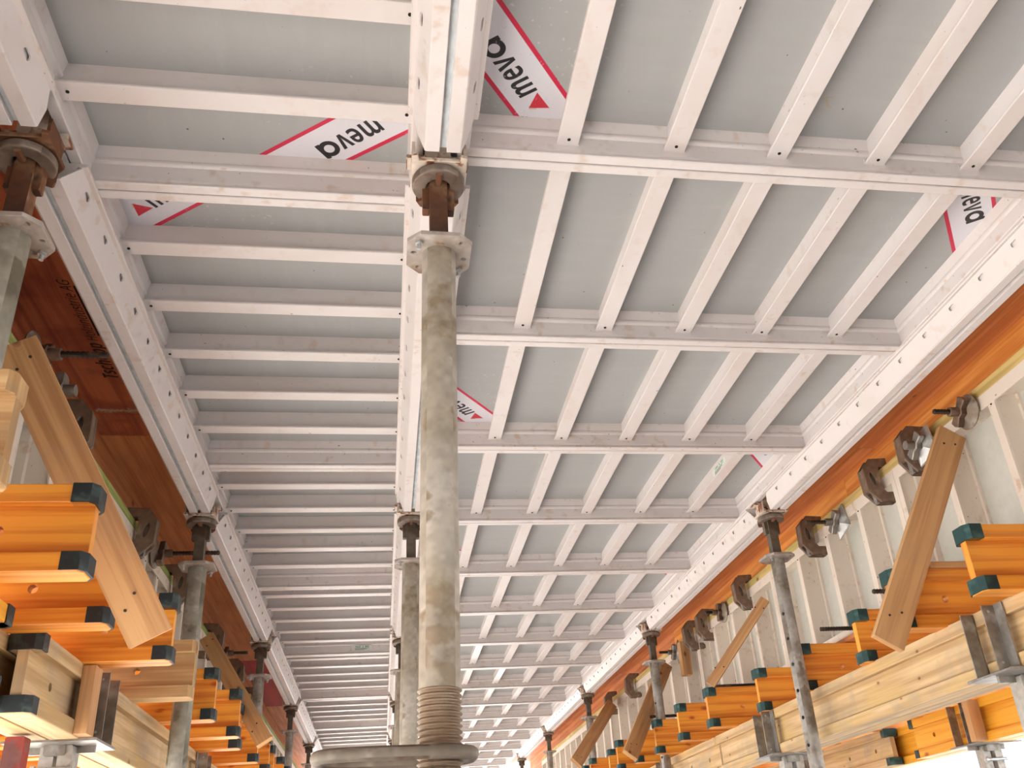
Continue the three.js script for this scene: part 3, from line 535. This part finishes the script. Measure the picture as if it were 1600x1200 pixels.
// ------------------------------------------------------------------ fork heads on props under the carrier beams
{
  const ang = (x, z, sx, sz) => merge([box(x, x + sx * 0.045, 0.008, 0.205, z, z + sz * 0.004), box(x, x + sx * 0.004, 0.008, 0.205, z, z + sz * 0.045)]);
  G.angles = [[0.084, 0.055, 1, 1], [0.084, -0.055, 1, -1], [-0.084, 0.055, -1, 1], [-0.084, -0.055, -1, -1]].map((a) => uvm(ang(...a), 'y'));
  G.rivets = [[0.11, 0.055], [0.11, -0.055], [-0.11, 0.055], [-0.11, -0.055]].map(([x, z]) => [cyl(0.004, 0.004, x, 0.185, z + Math.sign(z) * 0.004, 'z', 8), cyl(0.004, 0.004, x, 0.03, z + Math.sign(z) * 0.004, 'z', 8)]);
  G.forkPlate = uvm(merge([box(-0.13, 0.13, 0, 0.008, -0.11, 0.11, 0.002), box(-0.03, 0.03, -0.03, 0, -0.05, 0.05, 0.003), box(-0.1, 0.1, -0.02, 0, -0.006, 0.006)]), 'x');
  G.forkPost = [uvm(box(-0.045, -0.005, -0.47 - HC + 0.02, -0.001, -0.03, 0.03, 0.004), 'y'), uvm(box(0.01, 0.05, -0.47 - HC + 0.02, -0.001, -0.02, 0.045, 0.004), 'y')];
  G.forkBolt = uvm(merge([cyl(0.008, 0.12, 0.0, -0.07, 0.052, 'x', 10), cyl(0.014, 0.012, -0.05, -0.07, 0.052, 'x', 6)]), 'x');
  G.forkFoot = uvm(box(-0.08, 0.08, -0.47 - HC, -0.47 - HC + 0.02, -0.08, 0.08), 'x');
}
function fork(label, X, Z) {
  const o = thing('fork_head_prop', label, 'prop', 'fork-head props under the carrier beams', X, 0.462, Z);
  mesh('fork_plate', G.forkPlate, M.bracket, o);
  G.angles.forEach((g, i) => { const a = mesh('fork_angle', g, M.bracket, o); for (const q of G.rivets[i]) mesh('rivet', q, M.galv, a); });
  for (const q of G.forkPost) mesh('post', q, M.steel, o); mesh('locking_bolt', G.forkBolt, M.galv, o); mesh('foot_plate', G.forkFoot, M.steel, o);
  return o;
}
[2.54, 4.38, 6.2, 7.75].forEach((z, k) => fork(`fork-head steel prop clasping the right carrier beams, ${ord[k]} from camera`, 1.941, z));
[3.05, 4.83, 6.65, 8.4].forEach((z, k) => fork(`fork-head steel prop clasping the left carrier beams, ${ord[k]} from camera`, -0.956, z));
[4.4, 6.4].forEach((z, k) => fork(`fork-head steel prop under the outer right carrier beams, ${ord[k]} from camera`, 3.011, z));
[2.6, 4.6, 6.5].forEach((z, k) => fork(`fork-head steel prop under the outer left carrier beams, ${ord[k]} from camera`, -1.82, z));
// packing timbers standing in the forks
board('packing_timber', 'reddish upright packing timber in the left fork head', -0.874, -0.838, 0.471, 0.665, 2.875, 2.945, M.pine, 'y', 'packing timbers');
board('packing_timber', 'reddish upright packing timber in the outer right fork head', 2.865, 2.928, 0.471, 0.665, 4.245, 4.29, M.pine, 'y', 'packing timbers');
{ const o = thing('steel_post', 'rusty red square steel post under the left carrier beams', 'post', null, -1.0, -HC, 2.83);
  mesh('tube', uvm(box(-0.025, 0.025, 0.01, 1.76, -0.025, 0.025, 0.004), 'y'), M.redPost, o); mesh('foot_plate', uvm(box(-0.06, 0.06, 0, 0.01, -0.06, 0.06)), M.redPost, o); }

// ------------------------------------------------------------------ brace boards nailed to the cross beams
function brace(label, A, B, wdt, th, mat, roll = 0) {
  const a = V3(A[0], A[1] + HC, -A[2]), b = V3(B[0], B[1] + HC, -B[2]), d = b.clone().sub(a), L = d.length(); d.normalize();
  const z = V3(0, 0, 1).addScaledVector(d, -d.z).normalize().applyAxisAngle(d, roll), y = z.clone().cross(d);
  const g = uvm(box(0, L, -wdt / 2, wdt / 2, -th / 2, th / 2, 0.0015), 'x', rr(0, 1), rr(0, 1)); g.applyMatrix4(new THREE.Matrix4().makeBasis(d, y, z));
  const nails = [[0.05, 0.02], [0.07, -0.02], [L - 0.12, 0.01], [L - 0.09, -0.025]].map(([x, q]) => cyl(0.004, 0.004, x, q, th / 2, 'z', 8).applyMatrix4(new THREE.Matrix4().makeBasis(d, y, z)));
  const o = thing('brace_board', label, 'board', 'slanting brace boards'); o.position.copy(a);
  mesh('plank', g, mat, o); for (const q of nails) mesh('nail', q, M.iron, o); return o;
}
brace('long pine brace board slanting across the nearest right wall panels', [2.066, 1.378, 2.71], [1.592, 0.605, 2.685], 0.104, 0.026, M.pine);
brace('narrow pine brace batten at the right, second from camera', [2.07, 1.305, 4.61], [1.735, 0.885, 4.76], 0.05, 0.03, M.pine, 0.3);
brace('pine brace board at the right behind the perforated prop', [2.05, 1.37, 6.5], [1.505, 0.66, 5.735], 0.1, 0.026, M.pine);
brace('distant pine brace board at the right, fourth from camera', [2.06, 1.41, 8.3], [1.43, 0.78, 7.06], 0.1, 0.026, M.pine);
brace('wide pine brace board slanting across the left edge of the picture', [-0.945, 1.33, 2.16], [-0.574, 0.610, 2.375], 0.106, 0.03, M.pine);
brace('pine brace board at the left, second from camera', [-0.94, 1.30, 5.07], [-0.55, 0.68, 4.635], 0.08, 0.026, M.pine);

// ------------------------------------------------------------------ clamps
{
  // profile in (u: towards the corridor, v: up), throat opens towards the panel
  const sh = shape([[-0.05, 0.085], [0.02, 0.085], [0.055, 0.045], [0.055, -0.045], [0.015, -0.09], [-0.05, -0.09], [-0.062, -0.083], [-0.062, -0.066], [-0.052, -0.055], [-0.018, -0.055], [-0.004, -0.038], [-0.004, 0.036], [-0.014, 0.054], [-0.05, 0.056]]);
  const slot = new THREE.Path(); slot.absellipse(0.024, 0.004, 0.0105, 0.029, 0, Math.PI * 2, false, -0.15); sh.holes.push(slot);
  const mk = (t) => new THREE.ExtrudeGeometry(sh, { depth: t, bevelEnabled: true, bevelSize: 0.002, bevelThickness: 0.002, bevelSegments: 1, curveSegments: 8 });
  const a = mk(0.007), b = mk(0.007); a.translate(0, 0, 0.014); b.translate(0, 0, -0.021);
  const web = sweep([[0.046, -0.05], [0.055, -0.045], [0.055, 0.045], [0.046, 0.045]], 0.03, [0, 0, -0.015], [1, 0, 0], [0, 1, 0], [0, 0, 1]);
  G.clampBody = [1, -1].map((s) => { const g = merge([a.clone(), b.clone(), web.clone()]); if (s < 0) g.rotateY(Math.PI); return uvm(g, 'x'); });
  const wd = sweep([[-0.008, -0.09], [0.004, -0.09], [0.012, 0.06], [-0.008, 0.06]], 0.02, [0.024, 0.0, -0.01], [1, 0, 0], [0, 1, 0], [0, 0, 1]);
  G.clampWedge = [1, -1].map((s) => { const g = wd.clone(); if (s < 0) g.rotateY(Math.PI); return uvm(g, 'y'); });
}
function clamp(side, label, Z, lean = 0, wedge = true) {
  const i = side === 'r' ? 1 : 0, o = thing('panel_clamp', label, 'clamp', 'clamps on the ' + (side === 'r' ? 'right' : 'left') + ' wall panels', side === 'r' ? 2.082 : -0.968, (side === 'r' ? 1.437 : 1.358), Z); o.scale.setScalar(1.12);
  o.rotation.z = lean; mesh('jaw', G.clampBody[i], M.clamp, o); if (wedge) mesh('wedge', G.clampWedge[i], M.bracket, o);
  return o;
}
const words = ['nearest', 'second', 'third', 'fourth', 'fifth', 'sixth', 'seventh', 'eighth'];
[2.98, 3.29, 3.966, 4.914, 5.632, 5.92, 7.608, 8.4].forEach((z, k) => clamp('r', `brown C-shaped steel clamp on the right wall panels, ${words[k]} from camera`, z, k % 2 ? 0.05 : -0.04));
[2.707, 3.619, 4.323, 5.385, 6.265, 7.2].forEach((z, k) => clamp('l', `dark C-shaped steel clamp on the left wall panels, ${words[k]} from camera`, z, k % 2 ? -0.05 : 0.04));

// ------------------------------------------------------------------ tie rods with nuts and washers
function threadBar(len) { const pts = []; const n = Math.round(len / 0.0065); for (let k = 0; k <= n; k++) pts.push([0.0082 + (k % 2) * 0.0022, k / n * len]); pts.unshift([0, 0]); pts.push([0, len]); const g = lathe(pts, 10); g.rotateZ(-Math.PI / 2); return g; }
{
  const wing = shape([[-0.018, -0.012], [-0.05, -0.018], [-0.054, 0.0], [-0.05, 0.018], [-0.018, 0.014], [0, 0.022], [0.018, 0.014], [0.05, 0.018], [0.054, 0], [0.05, -0.018], [0.018, -0.012], [0, -0.022]]);
  const wg = new THREE.ExtrudeGeometry(wing, { depth: 0.02, bevelEnabled: true, bevelSize: 0.003, bevelThickness: 0.003, bevelSegments: 1 }); wg.rotateY(Math.PI / 2);
  G.wingNut = uvm(merge([wg, cyl(0.018, 0.055, 0.028, 0, 0, 'x', 12)]), 'x');
  G.round = uvm(lathe([[0.008, 0.014], [0.03, 0.014], [0.045, 0.004], [0.064, 0], [0.066, 0.004], [0.064, 0.007], [0.045, 0.011], [0.03, 0.02], [0.008, 0.02]], 26).rotateZ(-Math.PI / 2), 'y');
  // square dished washer: low pyramid with pressed ribs
  const s = 0.06, pts = [[-s, -s, 0], [s, -s, 0], [s, s, 0], [-s, s, 0]], mid = [[-0.02, -0.02, 0.018], [0.02, -0.02, 0.018], [0.02, 0.02, 0.018], [-0.02, 0.02, 0.018]], q = [];
  for (let i = 0; i < 4; i++) { const j = (i + 1) % 4; q.push(pts[i], pts[j], mid[j], pts[i], mid[j], mid[i]); }
  q.push(mid[0], mid[1], mid[2], mid[0], mid[2], mid[3]);
  const g = new THREE.BufferGeometry(); g.setAttribute('position', new THREE.BufferAttribute(new Float32Array(q.flat().map((v) => v)), 3)); g.computeVertexNormals(); g.setAttribute('uv', new THREE.BufferAttribute(new Float32Array(q.length * 2), 2));
  const bk = box(-s, s, -s, s, -0.006, 0.001);
  G.square = uvm(merge([g, bk]).rotateY(Math.PI / 2), 'y');
}
function tie(label, X, Y, Z, dir, len, plate, turn = 0, nut = true) {
  const o = thing('tie_rod', label, 'tie rod', 'tie rods of the downstand formwork', X, Y, Z); if (dir < 0) o.rotation.y = Math.PI; o.rotation.x = 0;
  const r = mesh('rod', uvm(threadBar(len + 0.004).translate(-0.004, 0, 0), 'x'), M.iron, o);
  if (plate === 'round') { const p = mesh('washer', G.round, M.steelBrown, o); p.rotation.x = turn; }
  if (plate === 'square') { const p = mesh('washer', G.square, M.galv, o); p.rotation.x = turn; }
  if (nut && plate) { const n = mesh('wing_nut', G.wingNut, plate === 'square' ? M.galvOld : M.clamp, o); n.position.x = 0.022; n.rotation.x = turn + 0.5; }
  return o;
}
M.galvOld = M.bracket;
tie('tie rod with big round cast washer on the right wall panels, nearest', 2.10, 1.425, 2.63, -1, 0.14, 'round', 0.3);
tie('tie rod with bright square washer beside the long right brace board', 2.06, 1.41, 2.88, -1, 0.07, 'square', 0.15);
tie('tie rod with square grey washer on the right wall panels, third', 2.10, 1.405, 3.69, -1, 0.17, 'square', 0.3);
tie('tie rod with round washer on the right wall panels, halfway along', 2.10, 1.43, 5.32, -1, 0.12, 'round', 1);
tie('tie rod with square washer beside the short upright timber at right', 2.10, 1.42, 6.33, -1, 0.14, 'square', 0.6);
tie('tie rod with nut on the left wall panels near the printed board', -0.98, 1.415, 2.345, 1, 0.2, 'round', 0.2);
tie('short tie rod end with pale nut on the left wall panels', -0.98, 1.385, 2.5, 1, 0.07, 'square', 0.9);
tie('long tie rod with dark round washer beside the second left prop', -0.98, 1.375, 3.92, 1, 0.27, 'round', 0.7);
tie('tie rod with round washer at the left beside the third prop', -0.98, 1.375, 5.75, 1, 0.16, 'round', 0.1);
const rodg = 'bare tie rod ends above the right timber beams';
[[1.94, 3.79, 0.17], [1.895, 3.21, 0.2], [1.865, 5.05, 0.24], [1.745, 6.02, 0.36]].forEach(([x, z, l], k) => { const o = tie(`bare rusty tie rod end lying above the right timber beams, ${['third', 'nearest', 'fourth', 'farthest'][k].replace('third', 'second').replace('fourth', 'third')} from camera`, 2.11, 0.93, z, -1, 2.11 - x, null, 0, false); o.userData.group = rodg; });
board('timber_post', 'short upright pine block on the right wall panel behind the brace', 2.045, 2.105, 1.21, 1.44, 6.09, 6.16, M.pine, 'y');
board('plank', 'rough pine plank lying on the third right timber beam', 1.86, 2.10, 0.872, 0.895, 2.74, 2.83, M.pine, 'x');

// ------------------------------------------------------------------ size labels
{
  const m = sizeLabel(0.15, 0.055, '160 x 80');
  const g = new THREE.PlaneGeometry(0.14, 0.036); g.translate(-0.155, HC + 1.576, -6.553);
  const a = mesh('size_label', g, m); tag(a, 'small green and white size label on a left panel rail', 'label', 'size labels');
  const h = new THREE.PlaneGeometry(0.17, 0.045); h.rotateY(-Math.PI / 2); h.translate(1.4768, HC + 1.613, -3.52);
  const b = mesh('size_label', h, m); tag(b, 'small green and white size label on a right panel rib', 'label', 'size labels');
}
renderer.render(scene, camera);
